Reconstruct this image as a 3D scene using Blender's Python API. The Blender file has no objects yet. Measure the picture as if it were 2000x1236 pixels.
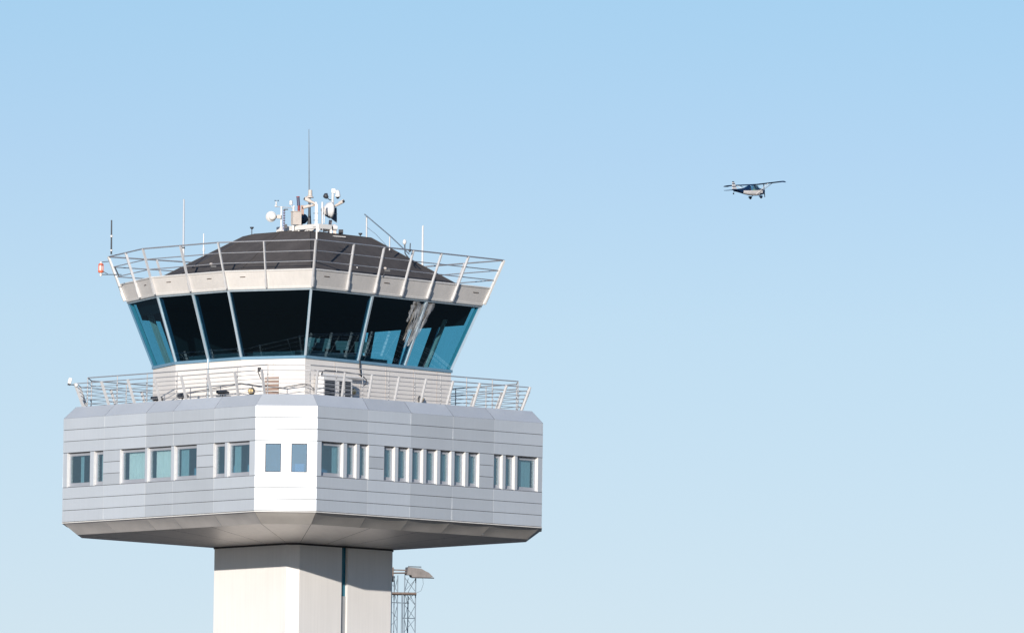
import bpy, math, random
from mathutils import Vector, Matrix
random.seed(7)
R = math.radians
S = bpy.context.scene
COL = S.collection

# ---------------------------------------------------------------- camera
TH = 0.72168169                      # bearing of the line of sight seen in the tower's own axes
CAM_LOC = Vector((-404.3724, -472.9938, 1.8))
RIGHT = Vector((math.cos(TH), -math.sin(TH), 0))
FWD = Vector((math.sin(TH), math.cos(TH), 0))
UP = Vector((0, 0, 1))
PITCH, ROLL = 0.0786545, 0.0136523
look = FWD*math.cos(PITCH) + UP*math.sin(PITCH)
up0 = -FWD*math.sin(PITCH) + UP*math.cos(PITCH)
rx = RIGHT*math.cos(ROLL) + up0*math.sin(ROLL)
uy = -RIGHT*math.sin(ROLL) + up0*math.cos(ROLL)
cam = bpy.data.cameras.new('camera')
cam.sensor_width = 36; cam.lens = 28000*36/2000
cam.clip_start = 1; cam.clip_end = 60000
camo = bpy.data.objects.new('camera', cam); COL.objects.link(camo)
M = Matrix.Identity(4)
for i, a in enumerate((rx, uy, -look)):
    for j in range(3): M[j][i] = a[j]
M.translation = CAM_LOC
camo.matrix_world = M
S.camera = camo

# ---------------------------------------------------------------- sky and sun
SUN_AZ, SUN_EL = R(213.8), R(14.6)   # direction towards the sun, measured from +x
SUN_STRENGTH, SKY_STRENGTH, EXPOSURE = 2.75, 0.0615, 0.85
w = bpy.data.worlds.new('World'); S.world = w; w.use_nodes = True
nt = w.node_tree; N = nt.nodes; L = nt.links
bg = N['Background']
sky = N.new('ShaderNodeTexSky'); sky.sky_type = 'NISHITA'; sky.sun_disc = False
sky.sun_elevation = SUN_EL
sky.sun_rotation = math.pi/2 - SUN_AZ
sky.air_density = 1.0; sky.dust_density = 0.3; sky.ozone_density = 2.0; sky.altitude = 50
tc = N.new('ShaderNodeTexCoord')
mp = N.new('ShaderNodeVectorMath'); mp.operation = 'MULTIPLY_ADD'
mp.inputs[1].default_value = (1, 1, 1); mp.inputs[2].default_value = (0, 0, 0.035)
nm = N.new('ShaderNodeVectorMath'); nm.operation = 'NORMALIZE'
L.new(tc.outputs['Generated'], mp.inputs[0]); L.new(mp.outputs[0], nm.inputs[0]); L.new(nm.outputs[0], sky.inputs[0])
hs = N.new('ShaderNodeHueSaturation'); hs.inputs['Saturation'].default_value = 1.0
tint = N.new('ShaderNodeMix'); tint.data_type = 'RGBA'; tint.blend_type = 'MULTIPLY'; tint.inputs[0].default_value = 1
sep = N.new('ShaderNodeSeparateXYZ'); L.new(tc.outputs['Generated'], sep.inputs[0])
rp = N.new('ShaderNodeValToRGB'); rp.color_ramp.interpolation = 'LINEAR'
SKY_STOPS = [(.0, (1.13, .99, 1.07)), (.0568, (1.095, .975, 1.08)), (.0786, (1.035, .985, 1.09)), (.0900, (.945, .945, 1.09)), (.1004, (.868, .94, 1.08)), (.3, (.58, .90, 1.20))]
while len(rp.color_ramp.elements) < len(SKY_STOPS): rp.color_ramp.elements.new(.5)
for e_, (p_, c_) in zip(rp.color_ramp.elements, SKY_STOPS): e_.position = p_; e_.color = (*c_, 1)
L.new(sep.outputs[2], rp.inputs[0]); L.new(rp.outputs[0], tint.inputs[7])
L.new(sky.outputs[0], hs.inputs['Color']); L.new(hs.outputs[0], tint.inputs[6]); L.new(tint.outputs[2], bg.inputs[0])
bg.inputs[1].default_value = SKY_STRENGTH
sl = bpy.data.lights.new('sun', 'SUN'); sl.energy = SUN_STRENGTH; sl.angle = R(0.5); sl.color = (1.0, 0.92, 0.82)
so = bpy.data.objects.new('sun', sl); COL.objects.link(so)
sd = Vector((math.cos(SUN_AZ)*math.cos(SUN_EL), math.sin(SUN_AZ)*math.cos(SUN_EL), math.sin(SUN_EL)))
so.rotation_euler = (-sd).to_track_quat('-Z', 'Y').to_euler()
so.location = (0, 0, 120)
vs = S.view_settings; vs.view_transform = 'Standard'; vs.look = 'None'; vs.exposure = EXPOSURE; vs.gamma = 1

# ---------------------------------------------------------------- helpers
def V(s, d, z):
    """s metres to the right of the tower axis and d metres beyond it, as seen from the photographer"""
    return RIGHT*s + FWD*d + UP*z

ROOT = {}
def tag(o, label=None, cat=None, group=None, kind=None):
    if label: o['label'] = label
    if cat: o['category'] = cat
    if group: o['group'] = group
    if kind: o['kind'] = kind
    return o
def thing(name, label, cat, loc=(0, 0, 0), group=None):
    o = bpy.data.objects.new(name, None); COL.objects.link(o)
    o.location = loc; o.empty_display_size = 0.3
    ROOT[o.name] = Vector(loc)
    return tag(o, label, cat, group)
def base_of(p):
    return ROOT.get(p.name, Vector((0, 0, 0)))

class MB:
    def __init__(s): s.v = []; s.f = []; s.m = []; s.s = []
    def add(s, vs_, fs, m=0, smooth=False):
        b = len(s.v); s.v += [Vector(q) for q in vs_]
        for f in fs: s.f.append([b+i for i in f]); s.m.append(m); s.s.append(smooth)
        return s
    def box(s, c, h, rot=None, m=0):
        c = Vector(c); ax = rot or (Vector((1, 0, 0)), Vector((0, 1, 0)), Vector((0, 0, 1)))
        P = []
        for z in (-1, 1):
            for x, y in ((-1, -1), (1, -1), (1, 1), (-1, 1)):
                P.append(c + ax[0]*h[0]*x + ax[1]*h[1]*y + ax[2]*h[2]*z)
        return s.add(P, [(3, 2, 1, 0), (4, 5, 6, 7), (0, 1, 5, 4), (1, 2, 6, 5), (2, 3, 7, 6), (3, 0, 4, 7)], m)
    def span(s, a, b, m=0):
        """axis aligned box from corner a to corner b"""
        a = Vector(a); b = Vector(b); return s.box((a+b)/2, [abs(t)/2 for t in (b-a)], None, m)
    def bar(s, p0, p1, w_, t_, side=None, m=0):
        """rectangular bar from p0 to p1, width w_ along side, thickness t_ across"""
        p0 = Vector(p0); p1 = Vector(p1); d = (p1-p0); l = d.length; d.normalize()
        sd_ = Vector(side) if side is not None else d.cross(UP)
        if sd_.length < 1e-4: sd_ = Vector((1, 0, 0))
        sd_ = (sd_ - d*sd_.dot(d)).normalized(); n = d.cross(sd_)
        return s.box((p0+p1)/2, (w_/2, t_/2, l/2), (sd_, n, d), m)
    def tube(s, p0, p1, r0, r1=None, n=8, m=0, caps=True):
        p0 = Vector(p0); p1 = Vector(p1); r1 = r0 if r1 is None else r1
        d = (p1-p0).normalized(); a = d.orthogonal().normalized(); b = d.cross(a)
        P = [p0 + (a*math.cos(t)+b*math.sin(t))*r0 for t in [2*math.pi*i/n for i in range(n)]]
        P += [p1 + (a*math.cos(t)+b*math.sin(t))*r1 for t in [2*math.pi*i/n for i in range(n)]]
        s.add(P, [(i, (i+1) % n, n+(i+1) % n, n+i) for i in range(n)], m, True)
        if caps: s.add(P, [tuple(range(n-1, -1, -1)), tuple(range(n, 2*n))], m)
        return s
    def path(s, pts, r, n=8, m=0):
        for a, b in zip(pts, pts[1:]): s.tube(a, b, r, r, n, m)
        return s
    def lathe(s, o, axis, prof, n=20, m=0, smooth=True):
        """prof: list of (distance along axis, radius)"""
        o = Vector(o); d = Vector(axis).normalized(); a = d.orthogonal().normalized(); b = d.cross(a)
        P = []
        for h, r in prof:
            for i in range(n):
                t = 2*math.pi*i/n; P.append(o + d*h + (a*math.cos(t)+b*math.sin(t))*max(r, 1e-4))
        F = []
        for k in range(len(prof)-1):
            for i in range(n):
                j = (i+1) % n; F.append((k*n+i, k*n+j, (k+1)*n+j, (k+1)*n+i))
        return s.add(P, F, m, smooth)
    def sphere(s, c, r, n=16, m=0, sq=1.0):
        return s.lathe(c, UP, [(-math.cos(math.pi*k/10)*r*sq, math.sin(math.pi*k/10)*r) for k in range(11)], n, m)
    def build(s, name, mats, parent=None, bevel=0):
        me = bpy.data.meshes.new(name); base = base_of(parent) if parent else Vector((0, 0, 0))
        me.from_pydata([tuple(q-base) for q in s.v], [], s.f)
        if not isinstance(mats, (list, tuple)): mats = [mats]
        for a in mats: me.materials.append(a)
        for p, m, sm in zip(me.polygons, s.m, s.s): p.material_index = m; p.use_smooth = sm
        me.update()
        o = bpy.data.objects.new(name, me); COL.objects.link(o)
        if parent: o.parent = parent; ROOT[o.name] = base
        if bevel:
            b = o.modifiers.new('bevel', 'BEVEL'); b.width = bevel; b.segments = 2; b.limit_method = 'ANGLE'
        return o

def mat(name, col, rough=0.6, metal=0.0, var=0.06, vscale=1.5, bump=0.0, bscale=20, streak=0.0, spec=0.5, stretch=(1, 1, 1)):
    m = bpy.data.materials.new(name); m.use_nodes = True; nt = m.node_tree; N = nt.nodes; L = nt.links
    p = N['Principled BSDF']; p.inputs['Roughness'].default_value = rough; p.inputs['Metallic'].default_value = metal
    p.inputs['Specular IOR Level'].default_value = spec
    tc = N.new('ShaderNodeTexCoord'); mp = N.new('ShaderNodeMapping'); mp.inputs['Scale'].default_value = stretch
    L.new(tc.outputs['Object'], mp.inputs[0])
    nz = N.new('ShaderNodeTexNoise'); nz.inputs['Scale'].default_value = vscale; nz.inputs['Detail'].default_value = 6
    L.new(mp.outputs[0], nz.inputs['Vector'])
    r = N.new('ShaderNodeMapRange'); r.inputs[1].default_value = .3; r.inputs[2].default_value = .7
    r.inputs[3].default_value = 1-var; r.inputs[4].default_value = 1+var
    L.new(nz.outputs[0], r.inputs[0])
    mx = N.new('ShaderNodeMix'); mx.data_type = 'RGBA'; mx.blend_type = 'MULTIPLY'; mx.inputs[0].default_value = 1
    mx.inputs[6].default_value = (*col, 1); L.new(r.outputs[0], mx.inputs[7])
    out = mx.outputs[2]
    if streak:
        m2 = N.new('ShaderNodeMapping'); m2.inputs['Scale'].default_value = (9, 9, .35); L.new(tc.outputs['Object'], m2.inputs[0])
        n2 = N.new('ShaderNodeTexNoise'); n2.inputs['Scale'].default_value = 1; n2.inputs['Detail'].default_value = 5; L.new(m2.outputs[0], n2.inputs['Vector'])
        r2 = N.new('ShaderNodeMapRange'); r2.inputs[1].default_value = .35; r2.inputs[2].default_value = .75; r2.inputs[3].default_value = 1; r2.inputs[4].default_value = 1-streak
        L.new(n2.outputs[0], r2.inputs[0])
        m3 = N.new('ShaderNodeMix'); m3.data_type = 'RGBA'; m3.blend_type = 'MULTIPLY'; m3.inputs[0].default_value = 1
        L.new(out, m3.inputs[6]); L.new(r2.outputs[0], m3.inputs[7]); out = m3.outputs[2]
    L.new(out, p.inputs['Base Color'])
    if bump:
        nb = N.new('ShaderNodeTexNoise'); nb.inputs['Scale'].default_value = bscale; nb.inputs['Detail'].default_value = 3; L.new(mp.outputs[0], nb.inputs['Vector'])
        b = N.new('ShaderNodeBump'); b.inputs['Strength'].default_value = bump; b.inputs['Distance'].default_value = .02
        L.new(nb.outputs[0], b.inputs['Height']); L.new(b.outputs[0], p.inputs['Normal'])
    return m

def glass_mat(name, tint_, refl=0.10, rough=0.0, rcol=(1, 1, 1)):
    m = bpy.data.materials.new(name); m.use_nodes = True; nt = m.node_tree; N = nt.nodes; L = nt.links
    for n in list(N):
        if n.type == 'BSDF_PRINCIPLED': N.remove(n)
    o = N['Material Output']; t = N.new('ShaderNodeBsdfTransparent'); t.inputs[0].default_value = (*tint_, 1)
    g = N.new('ShaderNodeBsdfGlossy'); g.inputs['Roughness'].default_value = rough; g.inputs[0].default_value = (*rcol, 1)
    fr = N.new('ShaderNodeFresnel'); fr.inputs[0].default_value = 1.5
    ad = N.new('ShaderNodeMath'); ad.operation = 'ADD'; ad.use_clamp = True; ad.inputs[1].default_value = refl
    ge = N.new('ShaderNodeNewGeometry'); io = N.new('ShaderNodeMapRange'); io.inputs[3].default_value = 1.5; io.inputs[4].default_value = 1/1.5
    L.new(ge.outputs['Backfacing'], io.inputs[0]); L.new(io.outputs[0], fr.inputs[0])
    L.new(fr.outputs[0], ad.inputs[0])
    # slight waviness of the pane
    nz = N.new('ShaderNodeTexNoise'); nz.inputs['Scale'].default_value = .8
    tc = N.new('ShaderNodeTexCoord'); L.new(tc.outputs['Object'], nz.inputs['Vector'])
    b = N.new('ShaderNodeBump'); b.inputs['Strength'].default_value = .05; b.inputs['Distance'].default_value = .02
    L.new(nz.outputs[0], b.inputs['Height']); L.new(b.outputs[0], g.inputs['Normal'])
    mx = N.new('ShaderNodeMixShader'); L.new(ad.outputs[0], mx.inputs[0]); L.new(t.outputs[0], mx.inputs[1]); L.new(g.outputs[0], mx.inputs[2])
    L.new(mx.outputs[0], o.inputs[0])
    return m

def clad_mats(name, base, rough, n=5, spread=.05, metal=.9, bump=.12, spec=.5):
    out = []
    for k in range(n):
        f = 1 + spread*(k-(n-1)/2)/((n-1)/2)
        c = tuple(min(1, a*f) for a in base)
        out.append(mat(f'{name}_{k}', c, rough, metal, .03, .5, bump, 1.2, 0.03, spec))
    return out

CLAD = clad_mats('zinc_cladding', (.63, .67, .71), .56, 5, .075, .46)
JOINT = mat('pale_joint', (.74, .76, .78), .4, .4, .03)
SOFFIT = mat('brushed_soffit', (.74, .69, .65), .42, .6, .05, 3, .1, 30, 0, .5, (1, 1, 12))
BAND = mat('steel_band', (.72, .68, .64), .34, .5, .08, 1.2, .5, .9)
DARKGAP = mat('joint_shadow', (.05, .05, .055), .9, 0, .05)
PAINT = mat('white_render', (.76, .745, .732), .65, 0, .035, .35, .06, 14, .05)
PAINT2 = mat('white_enamel', (.72, .71, .69), .45, 0, .04, 3, .0, 10, .05)
FASCIA = mat('cream_fascia', (.68, .65, .62), .5, 0, .05, 1.2, .03, 8, .06)
GALV = mat('galvanised_rail', (.43, .43, .445), .45, .5, .08, 4)
POSTP = mat('painted_post', (.60, .60, .61), .5, .1, .06, 5, 0, 10, .06)
FRAMEG = mat('grey_window_frame', (.40, .42, .46), .45, .3, .04, 3)
MULL = mat('pale_blue_mullion', (.50, .60, .68), .4, .3, .05, 3)
EDGEM = mat('dark_blue_edge', (.09, .18, .26), .85, 0, .05, 3, spec=.1)
POSTTEAL = mat('teal_post', (.12, .34, .42), .6, 0, .05, 3)
EDGEP = mat('matte_pale_blue', (.30, .38, .46), .9, 0, .05, 3, spec=.1)
SILL = mat('blue_sill', (.20, .36, .48), .4, .3, .06, 3)
ROOFM = mat('roofing_felt', (.088, .080, .078), .9, 0, .16, 1.4, .25, 30, .12, .25)
DARK = mat('dark_interior', (.012, .013, .016), .9, 0, .1, 2, 0, 10, 0, .1)
DKGREY = mat('dark_grey_plastic', (.045, .05, .06), .5, 0, .1, 6)
INWALL = mat('office_interior', (.15, .36, .50), .8, 0, .2, 1.1)
BLINDM = mat('grey_green_blind', (.30, .42, .42), .85, 0, .05, 6, 0, 10, .1)
PALEBL = mat('pale_green_blind', (.86, .84, .74), .85, 0, .04, 6, 0, 10, .06)
NAVY = mat('navy_plastic', (.02, .06, .11), .45, 0, .1, 5)
WHITE = mat('white_gloss', (.74, .735, .73), .35, 0, .04, 6)
BEIGE = mat('beige_enamel', (.60, .54, .49), .55, 0, .06, 5, 0, 10, .08)
REDM = mat('red_paint', (.26, .025, .02), .45, 0, .08, 6)
ORANGE = mat('orange_red_glass', (.75, .16, .08), .3, 0, .1, 6)
CABLE = mat('black_cable', (.02, .022, .03), .6, 0, .1, 6)
BROWN = mat('brown_steel', (.13, .095, .08), .6, .3, .2, 6, 0, 10, .1)
STEELM = mat('mast_steel', (.20, .25, .30), .5, .5, .1, 5)
GLASS = glass_mat('cab_glass', (.35, .67, .76), .085, 0, (.58, .86, 1))
OFGLASS = glass_mat('office_glass', (.82, .92, .96), .13, .02, (.8, .93, 1))
CGLASS = glass_mat('corner_window_glass', (.36, .58, .76), .20, .02, (.52, .78, 1))
SLITGL = mat('slit_glass', (.006, .13, .20), .12, 0, .15, .8)
DECKM = mat('gallery_deck', (.055, .055, .06), .8, 0, .1, 2, .1, 20)
FLOORM = mat('cab_floor', (.06, .06, .065), .8, 0, .1, 2)

def ground_mat():
    m = bpy.data.materials.new('airfield_ground'); m.use_nodes = True; N = m.node_tree.nodes; L = m.node_tree.links
    p = N['Principled BSDF']; p.inputs['Roughness'].default_value = .95
    tc = N.new('ShaderNodeTexCoord'); n = N.new('ShaderNodeTexNoise'); n.inputs['Scale'].default_value = .02; n.inputs['Detail'].default_value = 9
    L.new(tc.outputs['Object'], n.inputs['Vector'])
    cr = N.new('ShaderNodeValToRGB'); cr.color_ramp.elements[0].position = .35; cr.color_ramp.elements[0].color = (.028, .034, .032, 1)
    cr.color_ramp.elements[1].position = .7; cr.color_ramp.elements[1].color = (.06, .062, .062, 1)
    L.new(n.outputs[0], cr.inputs[0]); L.new(cr.outputs[0], p.inputs[0]); return m
g = MB(); g.add([(-30000, -30000, 0), (30000, -30000, 0), (30000, 30000, 0), (-30000, 30000, 0)], [(0, 1, 2, 3)])
tag(g.build('ground', ground_mat()), 'flat dry airfield ground around the foot of the tower', None, None, 'structure')

ap_ = MB(); ap_.box((-4, 85, .004), (20, 62, .004));  # unseen pale slab, added and sized so the left soffit band reflects it
tag(ap_.build('bounce_slab', mat('pale_bounce', (.52, .48, .43), .85, 0, .12, .08)), 'added pale slab on the ground behind the tower, out of view, brightening the left soffit band', None, None, 'structure')
# ================================================================ CONTROL TOWER
T = thing('control_tower', 'white airport control tower with grey metal office level and dark glazed cab', 'control tower')

def cring(W_, c, z, Wy=None):
    Wy = W_ if Wy is None else Wy
    e = .24 if W_ > 5 else 0         # the rear right side stands slightly closer in
    return [Vector(q) for q in ((-W_, -Wy+c, z), (-W_+c, -Wy, z), (W_-c, -Wy, z), (W_-e, -Wy+c, z), (W_-e, Wy-c, z), (W_-c, Wy, z), (-W_+c, Wy, z), (-W_, Wy-c, z))]
def lerp(a, b, t): return a + (b-a)*t
def loft(mb, A, B, m=0, smooth=False):
    n = len(A)
    mb.add(list(A)+list(B), [(i, (i+1) % n, n+(i+1) % n, n+i) for i in range(n)], m, smooth)
def cap(mb, A, m=0, flip=False):
    mb.add(A, [tuple(range(len(A)))[::-1] if flip else tuple(range(len(A)))], m)

# ---- shaft, with the vertical slit in its right face
SX, SY, SC = 3.028, 2.817, .40
sh = MB()
plan = [(-SX, -SY+SC), (-SX+SC, -SY), (-.22, -SY), (-.22, -SY+.28), (.13, -SY+.28), (.13, -SY), (SX-SC, -SY), (SX, -SY+SC), (SX, SY-SC), (SX-SC, SY), (-SX+SC, SY), (-SX, SY-SC)]
loft(sh, [Vector((x, y, 0)) for x, y in plan], [Vector((x, y, 40.9)) for x, y in plan])
sh.build('shaft', PAINT, T)
# fine joint on the chamfer top, slit glazing and the closed panel below it
sg = MB(); sg.span((-.215, -SY+.16, 38.44), (.125, -SY+.18, 40.6)); sg.build('slit_window', SLITGL, T)
sg = MB(); sg.span((-.215, -SY+.12, 0), (.125, -SY+.16, 38.44)); sg.build('slit_panel', mat('slit_panel_grey', (.34, .36, .38), .5, .3, .05), T)
sg = MB(); sg.span((-.21, -SY+.26, 38.0), (.12, -SY+.275, 40.6)); sg.build('slit_backing', mat('slit_back', (.03, .11, .15), .5), T)

# ---- soffit between shaft and drum
ZR, ZS = 41.041, 40.60
rim = cring(7.68, 1.513, ZR); inner = cring(SX+.01, SC, ZS, SY+.01)
so_ = MB(); n = 8
seam = MB()
for i in range(n):
    j = (i+1) % n
    big = i % 2 == 1
    cuts = [0, .27, .5, .73, 1] if big else [0, 1]
    for a, b in zip(cuts, cuts[1:]):
        gp = .0012 if big else .004
        A0 = lerp(rim[i], rim[j], a+gp); A1 = lerp(rim[i], rim[j], b-gp); B0 = lerp(inner[i], inner[j], a+gp*2); B1 = lerp(inner[i], inner[j], b-gp*2)
        so_.add([A0, A1, B1, B0], [(0, 1, 2, 3)])
loft(seam, [q+UP*.05 for q in rim], [q+UP*.05 for q in inner])
so_.build('soffit', SOFFIT, T)
seam.build('soffit_backing', DARKGAP, T)
tr = MB(); ra = cring(SX+.03, SC, 40.53, SY+.03); rb = cring(SX+.03, SC, 40.615, SY+.03); loft(tr, ra, rb)
tr.build('soffit_trim', DARKGAP, T)

# ---- drum wall
W_, CH, ZT, ZB = 8.322, 1.886, 46.066, 41.566
WC = W_*2**.5 - CH/2**.5
def FP(face, u, out, z):
    if face == 'L': return Vector((-W_-out, u, z))
    if face == 'R': return Vector((u, -W_-out, z))
    if face == 'C':
        d = Vector((-1, -1, 0)).normalized(); t = Vector((1, -1, 0)).normalized()
        return d*(WC+out) + t*u + UP*z
    i = {'C2': 2, 'BR': 3, 'C3': 4, 'BL': 5, 'C4': 6}[face]
    q = cring(W_, CH, z); p0, p1 = q[i], q[(i+1) % 8]; t = (p1-p0).normalized(); d = Vector((t.y, -t.x, 0))
    return (p0+p1)/2 + t*u + d*out
def slab(mb, face, u0, u1, o0, o1, z0, z1, m=0, tilt=0):
    P = [FP(face, u, o, z) for z in (z0, z1) for u, o in ((u0, o0), (u1, o0), (u1, o1), (u0, o1))]
    # o1 is the outer side; a small tilt leans the panel by a few millimetres
    P[2] = P[2] + (FP(face, 0, tilt, 0)-FP(face, 0, 0, 0)); P[6] = P[6] + (FP(face, 0, tilt*.6, 0)-FP(face, 0, 0, 0))
    mb.add(P, [(3, 2, 1, 0), (4, 5, 6, 7), (0, 1, 5, 4), (1, 2, 6, 5), (2, 3, 7, 6), (3, 0, 4, 7)], m)
B = W_-CH
HC = CH/2**.5
seamsL = [6.44, 3.68, .87, -.97, -3.72, -6.44]
seamsR = [-6.44, -3.56, -1.13, 1.28, 3.65, 6.44]
openL = [(4.59, 6.15), (3.71, 4.34), (.88, 2.57), (-.87, .73), (-2.58, -1.07), (-4.45, -3.69), (-6.08, -4.62)]
openR = [(-6.2, -4.94), (-4.76, -4.19), (-4.04, -3.5), (-2.65, -2.01), (-1.85, -1.21), (-1.05, -.41), (-.25, .39), (.55, 1.2), (1.36, 2.0), (2.16, 2.81), (3.62, 4.15), (4.3, 4.86), (4.98, 6.19)]
# slim openings share the same pale jamb on the side away from the viewer
faces = {'L': (seamsL, openL), 'R': (seamsR, openR), 'C': ([-HC, HC], [(-.89, -.21), (.23, .91)]),
         'BR': (seamsR, []), 'BL': (seamsR, []), 'C2': ([-HC, HC], []), 'C3': ([-HC, HC], []), 'C4': ([-HC, HC], [])}
wall = MB(); back = MB()
ZW1, ZW0 = 44.566, 43.066
rowsA = [46.066, 45.566, 45.066, 44.566]; rowsB = [43.066, 42.566, 42.066, 41.566]
GAP = .011
for fc, (sm, op) in faces.items():
    sm = sorted(sm)
    if fc in ('C2', 'BR', 'C3', 'BL', 'C4'):
        i = {'C2': 2, 'BR': 3, 'C3': 4, 'BL': 5, 'C4': 6}[fc]; q = cring(W_, CH, 0); hl = (q[(i+1) % 8]-q[i]).length/2
        sm = [t/sm[-1]*hl for t in sm]
    lo, hi = sm[0], sm[-1]
    tone = {}
    def tones(a, tone=tone):
        if a not in tone: tone[a] = random.randrange(5)
        return min(4, max(0, tone[a]+random.choice((-1, 0, 0, 0, 1))))
    for z1, z0 in list(zip(rowsA, rowsA[1:])) + list(zip(rowsB, rowsB[1:])):
        for a, b in zip(sm, sm[1:]):
            slab(wall, fc, a+(0 if a == lo else .003), b-(0 if b == hi else .022), -.03, 0, z0+GAP*(1.7 if fc == 'C' else 1), z1-(GAP if z1 != ZT else 0), tones(a), random.uniform(-.009, .009) if b != hi else 0)
            if b != hi: slab(wall, fc, b-.021, b+.002, -.03, -.001, z0+GAP, z1-GAP, 5)
    slab(back, fc, lo+.01, hi-.01, -.2, -.035, ZW1-.02, ZT-.01); slab(back, fc, lo+.01, hi-.01, -.2, -.035, ZB+.01, ZW0+.02)
    # the window band: solid pieces between the openings
    cur = lo; ops = sorted(op)
    solid = []
    for a, b in ops:
        solid.append((cur, a)); cur = b
    solid.append((cur, hi))
    for a, b in solid:
        if b-a < .02: continue
        if fc in ('L', 'R') and b-a > .45 and a > lo+.1 and b < hi-.1:
            mid = sm[[abs(q-a) for q in sm].index(min(abs(q-a) for q in sm))]
            for z1, z0 in ((44.566, 44.066), (44.066, 43.566), (43.566, 43.066)):
                slab(wall, fc, a, b, -.03, 0, z0+GAP, z1-GAP, random.randrange(5), random.uniform(-.01, .01))
        elif not op:
            for z1, z0 in ((44.566, 44.066), (44.066, 43.566), (43.566, 43.066)):
                slab(wall, fc, a, b, -.03, 0, z0+GAP, z1-GAP, random.randrange(5), random.uniform(-.01, .01))
        else:
            slab(wall, fc, a, b, -.03, -.002, ZW0+GAP, ZW1-GAP, random.randrange(5))
        slab(back, fc, a+.004, b-.004, -.2, -.035, ZW0, ZW1)
for a, b in faces['C'][1]:
    slab(wall, 'C', a, b, -.03, -.003, 44.45, ZW1-GAP, 2); slab(wall, 'C', a, b, -.03, -.003, ZW0+GAP, 43.22, 2)
wall.build('office_wall', CLAD+[JOINT], T)
back.build('wall_core', DARKGAP, T)

GASKET = mat('window_gasket', (.09, .075, .075), .9, 0, .05, 4, spec=.1)
def make_window(fc, a, b, blind=None, bmat=None):
    wd = b-a; dep = .14 if fc == 'L' else .185; fw = min(.075, wd*.16)
    if fc == 'C': dep = .035; fw = .0
    zt, zb = ZW1-.012, ZW0+.012
    gz1, gz0 = (44.42, 43.25)
    f = MB()
    if fc != 'C':
        # head and sill pieces, stiles
        ia, ib = a+.035, b-.035
        slab(f, fc, ia, ib, -dep-.03, -dep+.02, gz1, zt); slab(f, fc, ia, ib, -dep-.03, -dep+.02, zb, gz0)
        slab(f, fc, ia, ia+fw, -dep-.03, -dep+.02, gz0, gz1); slab(f, fc, ib-fw, ib, -dep-.03, -dep+.02, gz0, gz1)
        slab(f, fc, ia, ib, -dep+.02, -.03, zb, zb+.03)
        o = f.build('window', FRAMEG, T)
        for x0, x1, jm in ((a, a+.02, FRAMEG), (b-.03, b, WHITE)):
            j = MB(); slab(j, fc, x0, x1, -dep-.03, (-.004 if jm is FRAMEG else .006), zb-.005, zt+.005); j.build('jamb', jm, o)
        ga, gb = ia+fw, ib-fw
    else:
        slab(f, fc, a, a+.02, -dep-.03, .004, gz0-.02, gz1+.02); slab(f, fc, b-.02, b, -dep-.03, .004, gz0-.02, gz1+.02)
        slab(f, fc, a+.02, b-.02, -dep-.03, .004, gz1, gz1+.02); slab(f, fc, a+.02, b-.02, -dep-.03, .004, gz0-.02, gz0)
        o = f.build('window', GASKET, T)
        ga, gb = a+.02, b-.02
    gl = MB(); slab(gl, fc, ga, gb, -dep-.012, -dep, gz0, gz1); gl.build('glass', CGLASS if fc == 'C' else OFGLASS, o)
    if blind:
        t0, t1 = blind; bl = MB()
        x0, x1 = ga+(gb-ga)*t0, ga+(gb-ga)*t1
        k = max(1, int((x1-x0)/.09))
        for q in range(k):
            u0 = x0+(x1-x0)*q/k; u1 = x0+(x1-x0)*(q+1)/k-.004
            slab(bl, fc, u0, u1, -dep-.13-(q % 2)*.01, -dep-.12-(q % 2)*.01, gz0-.02, gz1+.02)
        bl.build('blind', bmat or BLINDM, o)
    return o
# on the left face the u axis runs away from the photo's right, so a blind at (0, .8) sits on the right
blindsL = {0: (.45, .62), 1: (.1, .7), 2: (0, .85), 3: (0, .85), 4: (.55, .95), 5: (0, .3), 6: (.6, .95)}
blindsR = {0: (.72, 1), 1: (.5, 1), 2: (.5, 1), 12: (.25, .9)}
for k in range(3, 12): blindsR[k] = (.6, 1)
for k, (a, b) in enumerate(openL): make_window('L', a, b, blindsL.get(k), PALEBL if k in (2, 3) else None)
for k, (a, b) in enumerate(openR): make_window('R', a, b, blindsR.get(k))
for a, b in ((-.89, -.21), (.23, .91)): make_window('C', a, b)

# rooms behind the windows
rm = MB(); r0 = cring(W_-2.2, 1.2, ZB+.1); r1 = cring(W_-2.2, 1.2, ZT-.1); loft(rm, r0, r1)
rm.build('inner_wall', INWALL, T)
rm = MB(); cap(rm, cring(W_-.22, CH-.1, 42.3)); cap(rm, cring(W_-.22, CH-.1, 45.1), 0, True); rm.build('office_floor', mat('office_floor_grey', (.16, .19, .2), .8), T)
mon = MB(); mon.box(FP('C', .55, -.55, 43.42), (.2, .03, .2), (Vector((1, -1, 0)).normalized(), Vector((1, 1, 0)).normalized(), UP))
mon.build('monitor', WHITE, T)

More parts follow.
